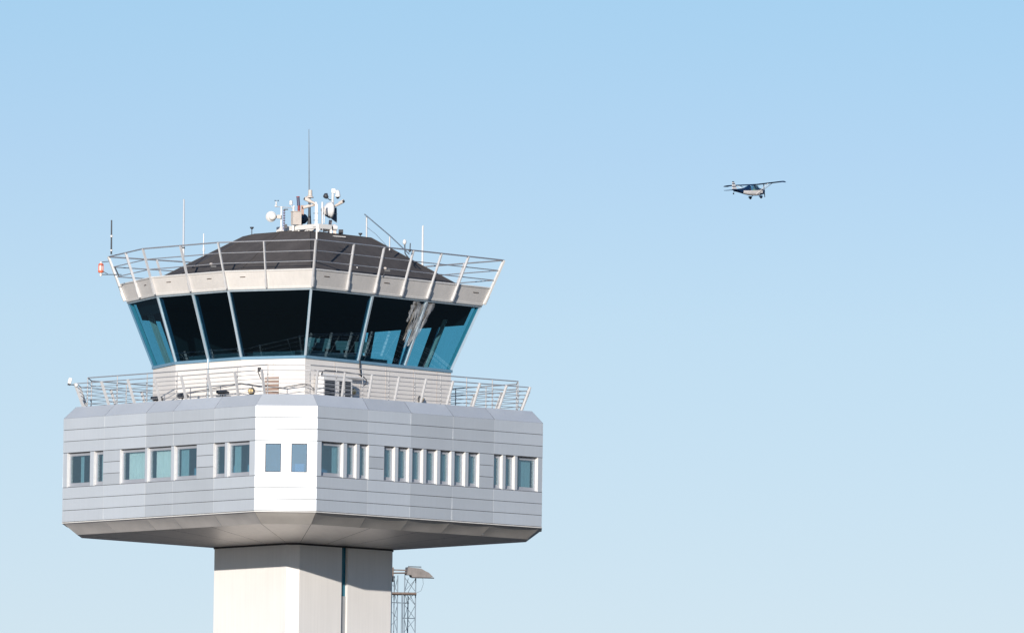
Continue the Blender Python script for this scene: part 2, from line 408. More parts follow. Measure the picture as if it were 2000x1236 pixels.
# ---- sloped metal edge above the wall
PW, PC, PZ = 7.79, 1.54, 46.60
lowr = cring(W_, CH, ZT+.004); topr = cring(PW, PC, PZ)
ed = MB()
def ucut(sm): lo, hi = min(sm), max(sm); return sorted((q-lo)/(hi-lo) for q in sm)
for i in range(8):
    j = (i+1) % 8
    if i % 2 == 1: cuts = ucut(seamsR)
    elif i == 0: cuts = [0, 1]
    else: cuts = [0, 1]
    if i == 7: cuts = ucut([-q for q in seamsL])
    if i == 0: pass
    for a, b in zip(cuts, cuts[1:]):
        g_ = .0006
        A0, A1, B0, B1 = lerp(lowr[i], lowr[j], a+g_), lerp(lowr[i], lowr[j], b-g_), lerp(topr[i], topr[j], a+g_), lerp(topr[i], topr[j], b-g_)
        bow = (lowr[i]+lowr[j])/2; bow = Vector((bow.x, bow.y, 0)).normalized()*0
        C0, C1 = (A0+B0)/2+bow, (A1+B1)/2+bow
        m = random.randrange(5)
        ed.add([A0, A1, C1, C0], [(0, 1, 2, 3)], m); ed.add([C0, C1, B1, B0], [(0, 1, 2, 3)], m)
loft(ed, topr, cring(PW-.12, PC-.05, PZ+.01), 2)
loft(ed, cring(PW-.12, PC-.05, PZ+.01), cring(PW-.12, PC-.05, PZ-.2), 2)
ed.build('parapet', CLAD, T)
dk = MB(); cap(dk, cring(PW-.1, PC-.05, PZ-.12)); dk.build('gallery_floor', DECKM, T)
lip = MB(); loft(lip, cring(W_+.012, CH, ZB-.05), cring(W_+.012, CH, ZB-.012)); loft(lip, cring(W_+.012, CH, ZB-.05), cring(W_-.05, CH, ZB-.052))
lip.build('drip_edge', PAINT2, T)

# ---- steel band sloping in under the wall: slightly pillowed sheets
bd = MB(); A = cring(W_-.02, CH, ZB-.03); Bq = rim
for i in range(8):
    j = (i+1) % 8
    cuts = ucut(seamsR) if i % 2 == 1 else [0, 1]
    if i == 7: cuts = ucut([-q for q in seamsL])
    nrm = (A[i]+A[j])/2; nrm = Vector((nrm.x, nrm.y, 0)).normalized(); nrm = (nrm*.6 - UP*.8).normalized()
    for a, b in zip(cuts, cuts[1:]):
        NX, NY = 10, 5; P = []
        for y in range(NY+1):
            for x in range(NX+1):
                t = a + (b-a)*(.002+.996*x/NX); v = y/NY
                q = lerp(lerp(A[i], A[j], t), lerp(Bq[i], Bq[j], t), v)
                ex = math.sin(math.pi*x/NX)**.5 if 0 < x < NX else 0
                q = q + nrm*(-.035*ex*math.sin(math.pi*v))
                P.append(q)
        bd.add(P, [(y*(NX+1)+x, y*(NX+1)+x+1, (y+1)*(NX+1)+x+1, (y+1)*(NX+1)+x) for y in range(NY) for x in range(NX)], 0, True)
bd.build('soffit_band', BAND, T)

# ---------------------------------------------------------------- the cab
Q = (6.496, 2.379, 4.015, .377, 6.02, 4.55)
def ring(off, z=None):
    a, h1, F, ang, b, hr = Q
    Vv = [(-a+F*math.sin(ang), h1+F*math.cos(ang)), (-a, h1), (-a, -h1), (-a+F*math.sin(ang), -(h1+F*math.cos(ang))), (b, -hr), (b, hr)]
    n = 6; Ls = []
    for i in range(n):
        p0 = Vector(Vv[i]); p1 = Vector(Vv[(i+1) % n]); d = (p1-p0).normalized(); nn = Vector((d.y, -d.x))
        if nn.dot((p0+p1)/2) < 0: nn = -nn
        Ls.append((nn, nn.dot(p0)+off))
    out = []
    for i in range(n):
        (n1, c1), (n2, c2) = Ls[i-1], Ls[i]
        det = n1.x*n2.y-n1.y*n2.x
        out.append(Vector(((c1*n2.y-c2*n1.y)/det, (n1.x*c2-n2.x*c1)/det, z if z is not None else 0)))
    return out
def sring(f, z):
    return [Vector((q.x*f, q.y*f, z)) for q in ring(0)]
ZG1, ZG0 = 51.287, 48.543
DB = .923
def gring(z):  # the outward-leaning glass line at height z
    return ring(-DB*(ZG1-z)/(ZG1-ZG0), z)
# base wall
cj = cb = MB(); loft(cb, ring(-DB, 46.45), ring(-DB, ZG0-.14)); loft(cb, ring(-DB, ZG0-.14), ring(-DB-.02, ZG0-.139))
RB = ring(-DB+.006)
for i, cuts in ((1, (.5,)), (2, (.5,)), (3, (.2, .375, .55, .74, .9))):
    for t in cuts:
        p = lerp(RB[i], RB[i+1], t); cj.bar(p+UP*46.6, p+UP*(ZG0-.16), .012, .012, RB[i+1]-RB[i], 1)
cb.build('cab_base', [mat('cab_base_cladding', (.80, .765, .73), .55, 0, .03, 1, .03, 12, .04), mat('joint_line', (.5, .45, .42), .8)], T)
sl_ = MB(); loft(sl_, ring(-DB+.05, ZG0-.15), ring(-DB+.05, ZG0-.03)); loft(sl_, ring(-DB+.05, ZG0-.03), ring(-DB-.1, ZG0-.02)); loft(sl_, ring(-DB+.05, ZG0-.15), ring(-DB-.02, ZG0-.151))
sl_.build('cab_sill', SILL, T)
hd = MB(); loft(hd, ring(.05, ZG1-.03), ring(.06, ZG1+.05)); loft(hd, ring(.05, ZG1-.03), ring(-.12, ZG1-.031)); hd.build('cab_head_rail', MULL, T)
# panes and mullions
split = [[0, 1], [0, .5, 1], [0, 1], [0, .36, .68, 1], [0, .26, .5, .76, 1], [0, .33, .66, 1]]
GB, GT = gring(ZG0-.02), gring(ZG1)
for i in range(6):
    j = (i+1) % 6
    for a, b in zip(split[i], split[i][1:]):
        A0, A1, B0, B1 = lerp(GB[i], GB[j], a), lerp(GB[i], GB[j], b), lerp(GT[i], GT[j], a), lerp(GT[i], GT[j], b)
        nn = (A1-A0).cross(B0-A0).normalized()
        if nn.dot(A0+A1) < 0: nn = -nn
        e = (A1-A0).normalized()*.04
        m = MB(); m.add([A0+e, A1-e, B1-e, B0+e], [(0, 1, 2, 3)])
        m.build('cab_pane', GLASS, T)
    for t in split[i][:-1]:
        p0, p1 = lerp(GB[i], GB[j], t), lerp(GT[i], GT[j], t)
        out = Vector((p0.x, p0.y, 0)).normalized()
        along = (GB[j]-GB[i]).normalized() if t else out.cross(UP)
        wide = .05 if (i == 0 and t == 0) else .10
        m = MB(); m.bar(p0+out*.01, p1+out*.01, wide, .10, along); o = m.build('mullion', SILL if False else (EDGEM if (i == 0 and t == 0) else (EDGEP if i == 4 and t == 0 else MULL)), T)
        m = MB(); inw = -out*.13; ww = .3 if (i == 4 and t) else .13
        m.bar(p0+inw, p1+inw, ww, .12, along); m.build('inner_post', DARK if (i == 4 and t) else (POSTTEAL if i in (3, 4, 0) and t == 0 else NAVY), o)
# interior: floor, ceiling, bulkhead, black blinds on the rear side, consoles
m = MB(); cap(m, ring(-DB-.1, ZG0-.1)); m.build('cab_floor', FLOORM, T)
m = MB(); cap(m, ring(-.1, ZG1-.05), 0, True); cap(m, ring(.1, ZG1+.02)); m.build('cab_ceiling', DARK, T)
def inner_pt(i, t, z, off=.25):
    r = ring(-DB*(ZG1-z)/(ZG1-ZG0)-off, z); return lerp(r[i], r[(i+1) % 6], t)
m = MB()
P = [inner_pt(4, t, z) for z, t in ((ZG1-.06, 0), (ZG1-.06, 1), (ZG1-.82, 1), (ZG1-.82, 0))]; m.add(P, [(0, 1, 2, 3)])
P = [inner_pt(5, t, z) for z, t in ((ZG1-.06, 0), (ZG1-.06, 1), (ZG1-.75, 1), (ZG1-.75, 0))]; m.add(P, [(0, 1, 2, 3)])
P = [inner_pt(0, t, z) for z, t in ((ZG1-.06, 0), (ZG1-.06, 1), (ZG1-.6, 1), (ZG1-.6, 0))]; m.add(P, [(0, 1, 2, 3)])
m.build('bulkhead', DARK, T)
m = MB()
K = 14
for k in range(K):
    t0, t1 = max(0, .91*k/K-.01), .91*(k+1)/K+.01
    P = [inner_pt(5, t, z, .3+.02*(k % 2)) for z, t in ((ZG1-.07, t0), (ZG1-.07, t1), (ZG0, t1), (ZG0, t0))]; m.add(P, [(0, 1, 2, 3)])
for k in range(4):
    t0, t1 = .8+.2*k/4-.01, min(1, .8+.2*(k+1)/4+.01)
    P = [inner_pt(4, t, z, .3+.02*(k % 2)) for z, t in ((ZG1-.07, t0), (ZG1-.07, t1), (ZG0, t1), (ZG0, t0))]; m.add(P, [(0, 1, 2, 3)])
m.build('blackout_blind', DARK, T)
m = MB()
for a, b, h in ((.02, .5, .55), (.5, .64, .35),):
    for t in (a,):
        p0, p1 = inner_pt(3, a, ZG0+.1, .9), inner_pt(3, b, ZG0+.1, .9)
        m.bar(p0-UP*.1, p1-UP*.1, .8, h, None)
for t in (.03, .95):
    pass
p0, p1 = inner_pt(1, .05, ZG0+.05, .8), inner_pt(1, .95, ZG0+.05, .8); m.bar(p0, p1, .7, .3)
p0, p1 = inner_pt(2, .08, ZG0+.05, .8), inner_pt(2, .95, ZG0+.05, .8); m.bar(p0, p1, .7, .3)
for t_, w2, h2 in ((.06, .25, .2), (.16, .3, .22), (.3, .28, .2), (.45, .3, .24)):
    c_ = inner_pt(3, t_, ZG0+.62, .8); m.box(c_, (w2, .04, h2), (RIGHT, FWD, UP)); m.box(c_-UP*.25, (.06, .06, .1), (RIGHT, FWD, UP))
m.build('console_desk', DKGREY, T)
for i_, t_, w2 in ((5, .955, .30), (4, .16, .26)):
    m = MB(); lo_, hi_ = inner_pt(i_, t_, ZG0, .3), inner_pt(i_, t_, ZG1-.5, .3)
    al = (inner_pt(i_, t_+.02, ZG0, .3)-lo_).normalized()
    for q in range(4): m.bar(lo_+al*(q-1.5)*w2/4, hi_+al*(q-1.5)*w2/4, w2/4-.01, .03+.03*(q % 2), al)
    m.build('folded_blind', mat('folded_blind_grey', (.62, .52, .50), .8), T)

# fascia
fa = MB(); f0, f1 = ring(.07, ZG1+.05), ring(.335, 52.13)
loft(fa, f0, f1); loft(fa, f1, ring(.26, 52.14)); loft(fa, ring(.26, 52.14), ring(.05, ZG1+.3)); loft(fa, f0, ring(-.1, ZG1+.049))
fa.build('fascia', FASCIA, T)
lp = MB(); loft(lp, ring(.085, ZG1+.052), ring(.115, ZG1+.13)); loft(lp, ring(.115, ZG1+.13), ring(.09, ZG1+.14)); loft(lp, ring(.345, 52.08), ring(.36, 52.12)); loft(lp, ring(.36, 52.12), ring(.34, 52.145))
lp.build('fascia_lip', PAINT2, T)
dk = MB(); cap(dk, ring(.2, ZG1+.45)); dk.build('roof_deck', ROOFM, T)
sv = MB()
def fpt(i, t, z):
    r = ring(.07+.265*(z-ZG1-.05)/(52.13-ZG1-.05)+.008, z); return lerp(r[i], r[(i+1) % 6], t)
for i, ts in ((0, (.75,)), (1, (.22, .78)), (2, (.2,)), (3, (.08, .42, .93)), (4, (.3, .7)), (5, (.2, .6))):
    for t in ts:
        a = fpt(i, t-.015 if i == 3 else t-.03, 51.86); b = fpt(i, t+.015 if i == 3 else t+.03, 51.86); sv.bar(a, b, .03, .02, UP)
sv.build('fascia_slot', mat('slot_shadow', (.10, .07, .06), .8), T)

# roof: three slopes of dark felt
rf = MB()
steps = [(.94, 51.95), (.365, 54.19), (.05, 54.42)]
for (fa_, za), (fb_, zb_) in zip(steps, steps[1:]): loft(rf, sring(fa_, za), sring(fb_, zb_))
cap(rf, sring(.05, 54.42))
ro = rf.build('roof', ROOFM, T)
hp = MB()
for i in range(6):
    pts = [sring(f, z)[i]+UP*.012 for f, z in steps]
    hp.path(pts, .018, 6)
for (f, z) in steps[1:2]:
    r_ = sring(f, z); hp.path([q+UP*.01 for q in r_]+[r_[0]+UP*.01], .015, 6)
hp.build('roof_seam', mat('felt_seam', (.074, .067, .065), .9), ro)
# roof anchors and a walkway cable
for s, d, z in ((.8, -3.2, 53.30), (1.31, -3.4, 53.02), (2.19, -3.9, 52.56)):
    b = MB(); b.sphere(V(s, d, z), .035, 10); b.build('roof_anchor', WHITE, ro)

# ---- railing round the cab roof
def rail_ring(z): return ring(.07+.265*(z-ZG1-.05)/(52.13-ZG1-.05)+.03, z)
rr = MB(); ZRT = 53.334
for z, r_ in ((ZRT, .030), (ZRT-.45, .022), (ZRT-.88, .022)):
    q = rail_ring(z) if z == ZRT else [p*1 for p in rail_ring(z)]
    if z != ZRT: q = ring(.07+.265*(z-ZG1-.05)/(52.13-ZG1-.05)-.0, z)
    rr.path(q+[q[0]], r_, 8)
rails = rr.build('roof_railing', GALV, T)
pos = {0: [.5], 1: [0, .5], 2: [0, .47], 3: [0, .2, .36, .515, .665, .81], 4: [0, .25, .5, .75], 5: [0, .2, .4, .6, .8], 0.5: []}
pos[0] = [0, .5]
for i in range(6):
    for t in pos[i]:
        zb_ = ZG1+.16; r0, r1 = rail_ring(zb_), rail_ring(ZRT)
        a, b = lerp(r0[i], r0[(i+1) % 6], t), lerp(r1[i], r1[(i+1) % 6], t)
        out = (a-Vector((0, 0, a.z))); out.z = 0; out.normalize()
        al = (r0[(i+1) % 6]-r0[i]).normalized(); nrm = al.cross(UP)
        if nrm.dot(out) < 0: nrm = -nrm
        corner = t == 0 and i in (0, 4)
        p = MB(); p.bar(a+nrm*.03, b, .055 if t else (.12 if corner else .07), .10 if t else .085, al)
        p.bar(a+nrm*.03-(b-a).normalized()*.06, a+nrm*.035+(b-a).normalized()*.35, .075, .13, al)
        p.build('post', PAINT2 if corner else POSTP, rails)

# ---- railings round the lower gallery
gr = MB()
def wring(W0, c0, z):
    q = cring(W0, c0, z)
    for k in (2, 3, 4, 5): q[k].x -= .2
    return q
ZD = PZ
for k in range(6):
    f = k/5; z = ZD+.14+(1.02-.14)*f; wv = 7.5+.35*(z-ZD)/1.02; cc = 1.45+.15*(z-ZD)/1.02
    q = wring(wv-.03, cc, z); gr.path(q+[q[0]], .013 if k < 5 else .02, 6)
grail = gr.build('gallery_railing', GALV, T)
hr = MB(); q = wring(7.33, 1.29, ZD+1.29); hr.path(q+[q[0]], .024, 8)
q = wring(7.33, 1.29, ZD+1.08); hr.path(q+[q[0]], .014, 6)
hand = hr.build('gallery_handrail', GALV, T)
kk = MB()
def side_posts(i, ts, which):
    for t in ts:
        if which == 'o':
            r0, r1 = wring(7.52, 1.45, ZD-.01), wring(7.87, 1.6, ZD+1.04)
            a, b = lerp(r0[i], r0[(i+1) % 8], t), lerp(r1[i], r1[(i+1) % 8], t)
            al = (r0[(i+1) % 8]-r0[i]).normalized()
            p = MB(); p.bar(a, b, .05, .12, al); p.build('post', POSTP, grail)
        else:
            r0, r1 = wring(7.33, 1.29, ZD-.12), wring(7.33, 1.29, ZD+1.29)
            a, b = lerp(r0[i], r0[(i+1) % 8], t), lerp(r1[i], r1[(i+1) % 8], t)
            p = MB(); p.tube(a, b, .022, .022, 8)
            for z in (.2, .42, .64, .86): p.sphere(Vector((a.x, a.y, ZD+z))-Vector((a.x, a.y, 0)).normalized()*-.03, .028, 8)
            p.build('post', GALV, hand)
o6 = [(k)/6 for k in range(6)]
for i in range(8):
    if i % 2 == 1:
        side_posts(i, [(k+.12)/8 for k in range(8)]+[1.0] if i == 1 else [k/7 for k in range(8)], 'o')
        side_posts(i, [(k)/8 for k in range(9)] if i == 1 else [k/6 for k in range(7)], 'i')

# ---- fittings fixed to the cab base
def bpt(i, u, z, out=0.0):
    r = ring(-DB); a, b = r[i], r[(i+1) % 6]; d = (b-a).normalized(); nn = Vector((d.y, -d.x, 0))
    if nn.dot(a) < 0: nn = -nn
    p = a+d*u+nn*out; p.z = z; return p, d, nn
lv = MB()
for k in range(5):
    z = 47.56-.16*k
    p, d, nn = bpt(2, 1.52, z, .03); lv.box(p, (.33, .035, .05), (d, nn, UP), 0)
    lv.box(p-UP*.075, (.34, .02, .022), (d, nn, UP), 1)
lv.build('louvre_vent', [mat('brown_louvre', (.30, .21, .17), .7), PAINT2], T)
m = MB(); p, d, nn = bpt(1, 2.25, 0, .07); m.tube(Vector((p.x, p.y, 46.5)), Vector((p.x, p.y, ZG0-.02)), .045, n=10); m.build('downpipe', MULL, T)

# ================================================================ THINGS ON THE TOWER
def single(mb, name, mats, label, cat, group=None, bevel=0):
    o = mb.build(name, mats, None, bevel); return tag(o, label, cat, group)

# air conditioning unit
p, d, nn = bpt(3, 1.55, 47.2, .3)
ac = thing('air_conditioner', 'white air conditioning unit with dark grilles on the lower gallery', 'air conditioner', (p.x, p.y, 46.5))
m = MB(); m.box(Vector((p.x, p.y, 47.1)), (.95, .24, .52), (d, nn, UP)); m.build('housing', WHITE, ac, .02)
for u0, u1 in ((-.86, -.22), (.08, .36), (.46, .82)):
    m = MB()
    c0 = Vector((p.x, p.y, 0))+d*((u0+u1)/2)+nn*.245
    m.box(c0+UP*47.08, ((u1-u0)/2, .006, .41), (d, nn, UP), 1)
    for k in range(9): m.box(c0+nn*.012+UP*(46.74+.085*k), ((u1-u0)/2, .012, .018), (d, nn, UP), 0)
    m.build('grille', [mat('grille_grey', (.22, .24, .27), .5, .3), DARK], ac)
# insulated duct above it
m = MB(); pa, d, nn = bpt(3, .75, 47.72, .22); pb, _, _ = bpt(3, 3.55, 47.72, .22)
m.tube(pa, pb, .07, n=12); single(m, 'insulated_pipe', WHITE, 'thick pale pipe above the air conditioning unit', 'pipe')
m = MB()
pts = [bpt(3, u, z, .3)[0] for u, z in ((.72, 47.72), (.82, 47.86), (.98, 47.92), (1.5, 47.93), (2.4, 47.92), (3.1, 47.9), (3.5, 47.8), (3.68, 47.68), (3.66, 47.5), (3.5, 47.42))]
m.path(pts, .022, 8); single(m, 'refrigerant_hose', CABLE, 'black hose looping over the air conditioning unit', 'hose')
m = MB(); pts = [bpt(3, u, z, .06)[0] for u, z in ((3.5, ZG0+.0), (3.52, 48.2), (3.6, 47.9), (3.7, 47.7))]
m.path(pts, .03, 8); single(m, 'drain_cable', CABLE, 'short dark cable hanging below the cab glass', 'cable')
# round bulkhead lamps
for (i, u, z, lab) in ((3, 3.08, 47.14, 'round yellowish bulkhead lamp beside the air conditioning unit'), (3, 7.55, 47.1, 'round bulkhead lamp low on the right side of the cab base'), (2, .55, 47.02, 'round dark rimmed bulkhead lamp left of the louvred vent')):
    p, d, nn = bpt(i, u, z, .02)
    t = thing('bulkhead_lamp', lab, 'lamp', p, 'bulkhead lamps on the cab base')
    m = MB(); m.lathe(p, nn, [(0, 0), (0, .15), (.10, .15), (.12, .11)], 18); m.build('rim', DKGREY, t)
    m = MB(); m.lathe(p+nn*.08, nn, [(0, .125), (.05, .115), (.09, .07), (.105, 0)], 18); m.build('lens', mat('amber_lens', (.85, .62, .30), .3), t)
# black cable running along the cab base
m = MB()
pts = [bpt(1, u, z, .12)[0] for u, z in ((.25, 47.02), (.5, 47.1), (2.2, 47.2), (4.3, 47.36))] + [bpt(2, u, z, .12)[0] for u, z in ((.1, 47.36), (.9, 47.24), (2.0, 47.14), (3.0, 47.27))] + [bpt(3, u, z, .14)[0] for u, z in ((.15, 47.25), (.6, 47.0), (1.2, 46.86), (1.5, 46.7))]
m.path(pts, .015, 7); single(m, 'power_cable', CABLE, 'black cable sagging along the cab base wall', 'cable')
# dark floodlights lying along the left gallery
labs = ['dark floodlight at the far left end of the lower gallery', 'dark floodlight in the middle of the left gallery', 'dark floodlight on the left gallery nearest the round lamp']
for k, (s, z) in enumerate(((-5.55, 46.94), (-4.95, 46.98), (-3.5, 47.06))):
    u = (4.6, 3.0, -.3)[k]
    c = Vector((-6.6, (2.2, .5, -2.2)[k], 46.86+.03*k))
    t = thing('floodlight', labs[k], 'floodlight', c, 'floodlights on the left gallery')
    al = Vector((0, -1, 0)); nn = Vector((-1, 0, 0))
    m = MB(); m.box(c, (.3, .13, .06), (al, (nn+UP*.35).normalized(), (UP-nn*.35).normalized())); m.build('housing', DKGREY, t, .015)
    m = MB(); m.bar(c+al*.5-UP*.18, c-al*.4-UP*.16, .1, .03, nn); m.bar(c-UP*.17, c, .04, .04, nn); m.build('bracket', DKGREY, t)
# gallery cameras
c = V(-10.26, -.6, 47.72)
t = thing('security_camera', 'white box camera sticking out from the far left corner of the gallery railing', 'camera', c, 'security cameras')
ax = (RIGHT*.25+UP*.97).normalized()
m = MB(); m.bar(c-ax*.12, c+ax*.14, .15, .16, RIGHT); m.build('housing', WHITE, t, .02)
m = MB(); m.bar(c-ax*.19, c-ax*.12, .12, .12, RIGHT); m.build('lens', CABLE, t)
m = MB(); m.tube(c-ax*.16, V(-10.0, -.55, 47.56), .02); m.build('arm', CABLE, t)
m = MB(); m.sphere(V(-9.98, -.55, 47.55), .09, 12); m.build('bracket', WHITE, t)
c = V(-1.93, -9.6, 47.66)
t = thing('security_camera', 'small camera with black front on the gallery railing above the louvred vent', 'camera', c, 'security cameras')
m = MB(); m.box(c, (.1, .12, .1), (RIGHT, FWD, UP)); m.build('housing', WHITE, t, .015)
m = MB(); m.box(c+RIGHT*.06-FWD*.14, (.08, .03, .08), (RIGHT, FWD, UP)); m.build('lens', CABLE, t)
m = MB(); m.path([c-UP*.08, c+RIGHT*.1-UP*.35, c+RIGHT*.22-UP*.5], .02); m.build('arm', DKGREY, t)

# pale and brown translucent film on the outside of the right cab glass
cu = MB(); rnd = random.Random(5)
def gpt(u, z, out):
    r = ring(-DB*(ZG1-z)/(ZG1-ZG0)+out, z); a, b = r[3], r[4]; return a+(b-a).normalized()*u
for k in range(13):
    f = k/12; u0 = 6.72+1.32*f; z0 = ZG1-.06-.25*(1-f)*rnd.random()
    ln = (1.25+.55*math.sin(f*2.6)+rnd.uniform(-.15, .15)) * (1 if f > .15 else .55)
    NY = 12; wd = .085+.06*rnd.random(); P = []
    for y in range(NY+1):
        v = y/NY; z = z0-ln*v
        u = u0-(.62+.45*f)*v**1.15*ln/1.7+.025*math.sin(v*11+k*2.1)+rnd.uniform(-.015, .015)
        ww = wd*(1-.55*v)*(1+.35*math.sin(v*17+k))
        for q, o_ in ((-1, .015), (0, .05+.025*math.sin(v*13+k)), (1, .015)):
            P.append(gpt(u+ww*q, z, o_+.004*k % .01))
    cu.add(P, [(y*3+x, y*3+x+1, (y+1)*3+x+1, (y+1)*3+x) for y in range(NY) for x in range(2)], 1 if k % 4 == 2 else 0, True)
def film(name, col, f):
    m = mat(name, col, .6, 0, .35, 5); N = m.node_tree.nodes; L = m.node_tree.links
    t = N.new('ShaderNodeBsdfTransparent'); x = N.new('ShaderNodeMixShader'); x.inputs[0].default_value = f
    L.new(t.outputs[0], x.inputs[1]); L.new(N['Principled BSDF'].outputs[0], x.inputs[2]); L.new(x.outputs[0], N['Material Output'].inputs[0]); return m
single(cu, 'glass_strands', [film('pale_strands', (.62, .64, .67), .33), film('brown_strands', (.34, .30, .25), .3)], 'crumpled pale film on the right part of the cab glass', 'film')

# ---------------------------------------------------------------- roof equipment
# platform of white beams on the roof top
t = thing('roof_platform', 'white steel beam frame carrying the antennas on the roof peak', 'platform', V(0, 0, 54.4))
m = MB(); zc = 54.50
cF = V(.44, -2.0, zc); lf = cF+Vector((0, 1, 0))*2.7; rg = cF+Vector((1, 0, 0))*.75; bk = lf+Vector((1, 0, 0))*.75
for a, b in ((cF, lf), (cF, rg), (rg, bk), (lf, bk)): m.bar(a, b, .2, .12, UP)
for f in (.3, .6): m.bar(lerp(cF, lf, f)+UP*.02, lerp(rg, bk, f)+UP*.02, .08, .08, UP)
m.build('beam', PAINT2, t)
for q in (cF, lf, rg, bk):
    m = MB(); m.bar(q-UP*.08, q-UP*.42, .1, .1, RIGHT); m.build('leg', PAINT2, t)
m = MB(); m.tube(V(.65, -1.4, 54.42), V(.95, -1.4, 54.45), .12, n=14); m.tube(V(.98, -1.3, 54.5), V(1.25, -1.2, 54.5), .12, n=14); m.tube(V(.95, -1.35, 54.48), V(.99, -1.3, 54.48), .14, n=14, m=1)
m.build('clamp', [WHITE, CABLE], t)
m = MB(); m.bar(V(.6, -2.1, 54.1), V(1.65, -1.7, 54.07), .03, .03, UP); m.bar(V(-.2, -2.3, 54.18), V(-.05, -2.4, 54.27), .05, .05, UP); m.build('brace', PAINT2, t)

# main whip
t = thing('whip_antenna', 'tall thin dark whip antenna rising from the centre of the roof', 'antenna', V(.03, 0, 54.6), 'whip antennas')
m = MB(); m.tube(V(-.04, 0, 58.9), V(.01, 0, 56.2), .014, .03, 8); m.build('rod', STEELM, t)
m = MB(); m.tube(V(.06, 0, 56.24), V(.06, 0, 55.95), .085, .095, 12); m.build('base', BEIGE, t)
m = MB(); m.lathe(V(.04, 0, 55.9), UP, [(0, .0), (0, .17), (.03, .17), (.09, .11), (.1, 0)], 18); m.build('rain_hat', BEIGE, t)
m = MB(); m.tube(V(.03, 0, 55.9), V(.04, 0, 55.2), .05, .06, 10); m.tube(V(.04, 0, 55.2), V(.04, 0, 54.45), .06, .12, 10); m.build('mast', DKGREY, t)
# tube floodlights/cameras on the mast
def tube_cam(c0, c1, r, label, grp='tube cameras on the roof'):
    t = thing('tube_camera', label, 'camera', c0, grp)
    a = (Vector(c1)-Vector(c0)).normalized()
    m = MB(); m.tube(c0, c1, r, r*.75, 12); m.build('housing', BEIGE, t)
    m = MB(); m.tube(Vector(c0)-a*.06, Vector(c0)+a*.015, r*.8, r*.8, 12); m.build('lens', CABLE, t)
    m = MB(); m.tube(lerp(Vector(c0), Vector(c1), .15)+UP*r*.9-a*.1, lerp(Vector(c0), Vector(c1), .5)+UP*r*.95, r*.55, r*.4, 8); m.build('visor', BEIGE, t)
    return t
tube_cam(V(-.13, -1.4, 55.72), V(.34, -1.5, 55.5), .075, 'upper beige tube camera pointing left beside the central mast')
tube_cam(V(-.2, -1.2, 55.36), V(.3, -1.4, 55.48), .06, 'lower dark nosed tube camera beside the central mast')
tube_cam(V(1.5, -.4, 55.72), V(1.12, -.2, 55.52), .07, 'beige tube camera pointing right below the white dome camera')
# front double pole carrying them
t = thing('equipment_pole', 'pale double pole standing at the front corner of the roof railing', 'pole', V(.45, -7.2, 53.3))
m = MB(); m.bar(V(.46, -7.0, 55.02), V(.46, -7.2, 53.35), .06, .06, RIGHT); m.build('front_post', PAINT2, t)
m = MB(); m.bar(V(.34, -2.0, 55.55), V(.34, -2.0, 54.5), .08, .05, RIGHT); m.build('rear_post', POSTP, t)
m = MB()
for z in (54.02, 54.32, 54.62): m.bar(V(.3, -7.05, z), V(.52, -7.05, z), .015, .08, UP)
m.build('clamp', DKGREY, t)
# white pole
m = MB(); m.tube(V(.61, -1.2, 55.62), V(.61, -1.2, 54.6), .045, n=10); m.tube(V(.7, -1.2, 55.3), V(.7, -1.2, 54.7), .02, n=8)
single(m, 'white_pole', WHITE, 'short white pole between the double pole and the big dish', 'pole')
# red stick
t = thing('obstruction_lamp', 'red and dark blue stick lamp behind the beige cabinet', 'lamp', V(-.42, -.6, 54.6))
m = MB(); m.tube(V(-.42, -.6, 55.5), V(-.42, -.6, 54.6), .055, n=10); m.build('body', REDM, t)
m = MB(); m.tube(V(-.46, -.6, 55.86), V(-.43, -.6, 55.5), .07, n=10); m.build('tube', mat('violet_tube', (.07, .07, .13), .4), t)
m = MB(); m.tube(V(-.46, -.6, 55.9), V(-.46, -.6, 55.86), .075, n=10); m.build('cap', REDM, t)
m = MB(); m.box(V(-.27, -.5, 55.3), (.07, .07, .22), (RIGHT, FWD, UP)); single(m, 'junction_box', mat('salmon_paint', (.40, .26, .21), .6), 'salmon pink box behind the beige cabinet', 'box')
# beige cabinet
t = thing('equipment_cabinet', 'beige metal cabinet on the left of the roof platform', 'cabinet', V(-.52, -1, 54.6))
cx = V(-.52, -1, 54.9); a1 = (RIGHT*.93+FWD*.37).normalized(); a2 = UP.cross(a1)
m = MB(); m.box(cx, (.19, .16, .28), (a1, a2, UP)); m.build('housing', BEIGE, t, .015)
m = MB(); m.box(cx+UP*.30, (.21, .18, .015), (a1, a2, UP)); m.build('lid', BEIGE, t)
m = MB(); m.tube(V(-.65, -1, 54.6), V(-.65, -1, 54.35), .05, n=8); m.tube(V(-.4, -1, 54.6), V(-.4, -1, 54.35), .05, n=8); m.build('leg', WHITE, t)
# dish antennas
def dish(c, axis, r, depth, name, label, mats, drum=True):
    t = thing(name, label, 'dish antenna', c, 'dish antennas on the roof')
    ax = Vector(axis).normalized()
    m = MB(); m.lathe(c, ax, [(0, 0), (0, r), (-depth*.25, r), (-depth*.6, r*.84), (-depth, r*.4), (-depth, 0)], 28); m.build('reflector', mats[0], t)
    m = MB(); m.lathe(c, ax, [(-depth, r*.26), (-depth-r*.35, r*.24), (-depth-r*.35, 0)], 16); m.build('radio_unit', mats[1], t)
    return t
t = dish(V(-1.62, -1.0, 54.97), (-RIGHT*.22-FWD*.97), .235, .12, 'dish_antenna', 'round white dish on the left of the roof facing the viewer', [WHITE, BEIGE])
m = MB(); m.lathe(V(-1.56, -1.1, 54.97), (-RIGHT*.25-FWD*.97), [(-.02, .17), (.06, .15), (.09, .1), (.09, 0)], 20); m.build('feed_cover', PAINT2, t)
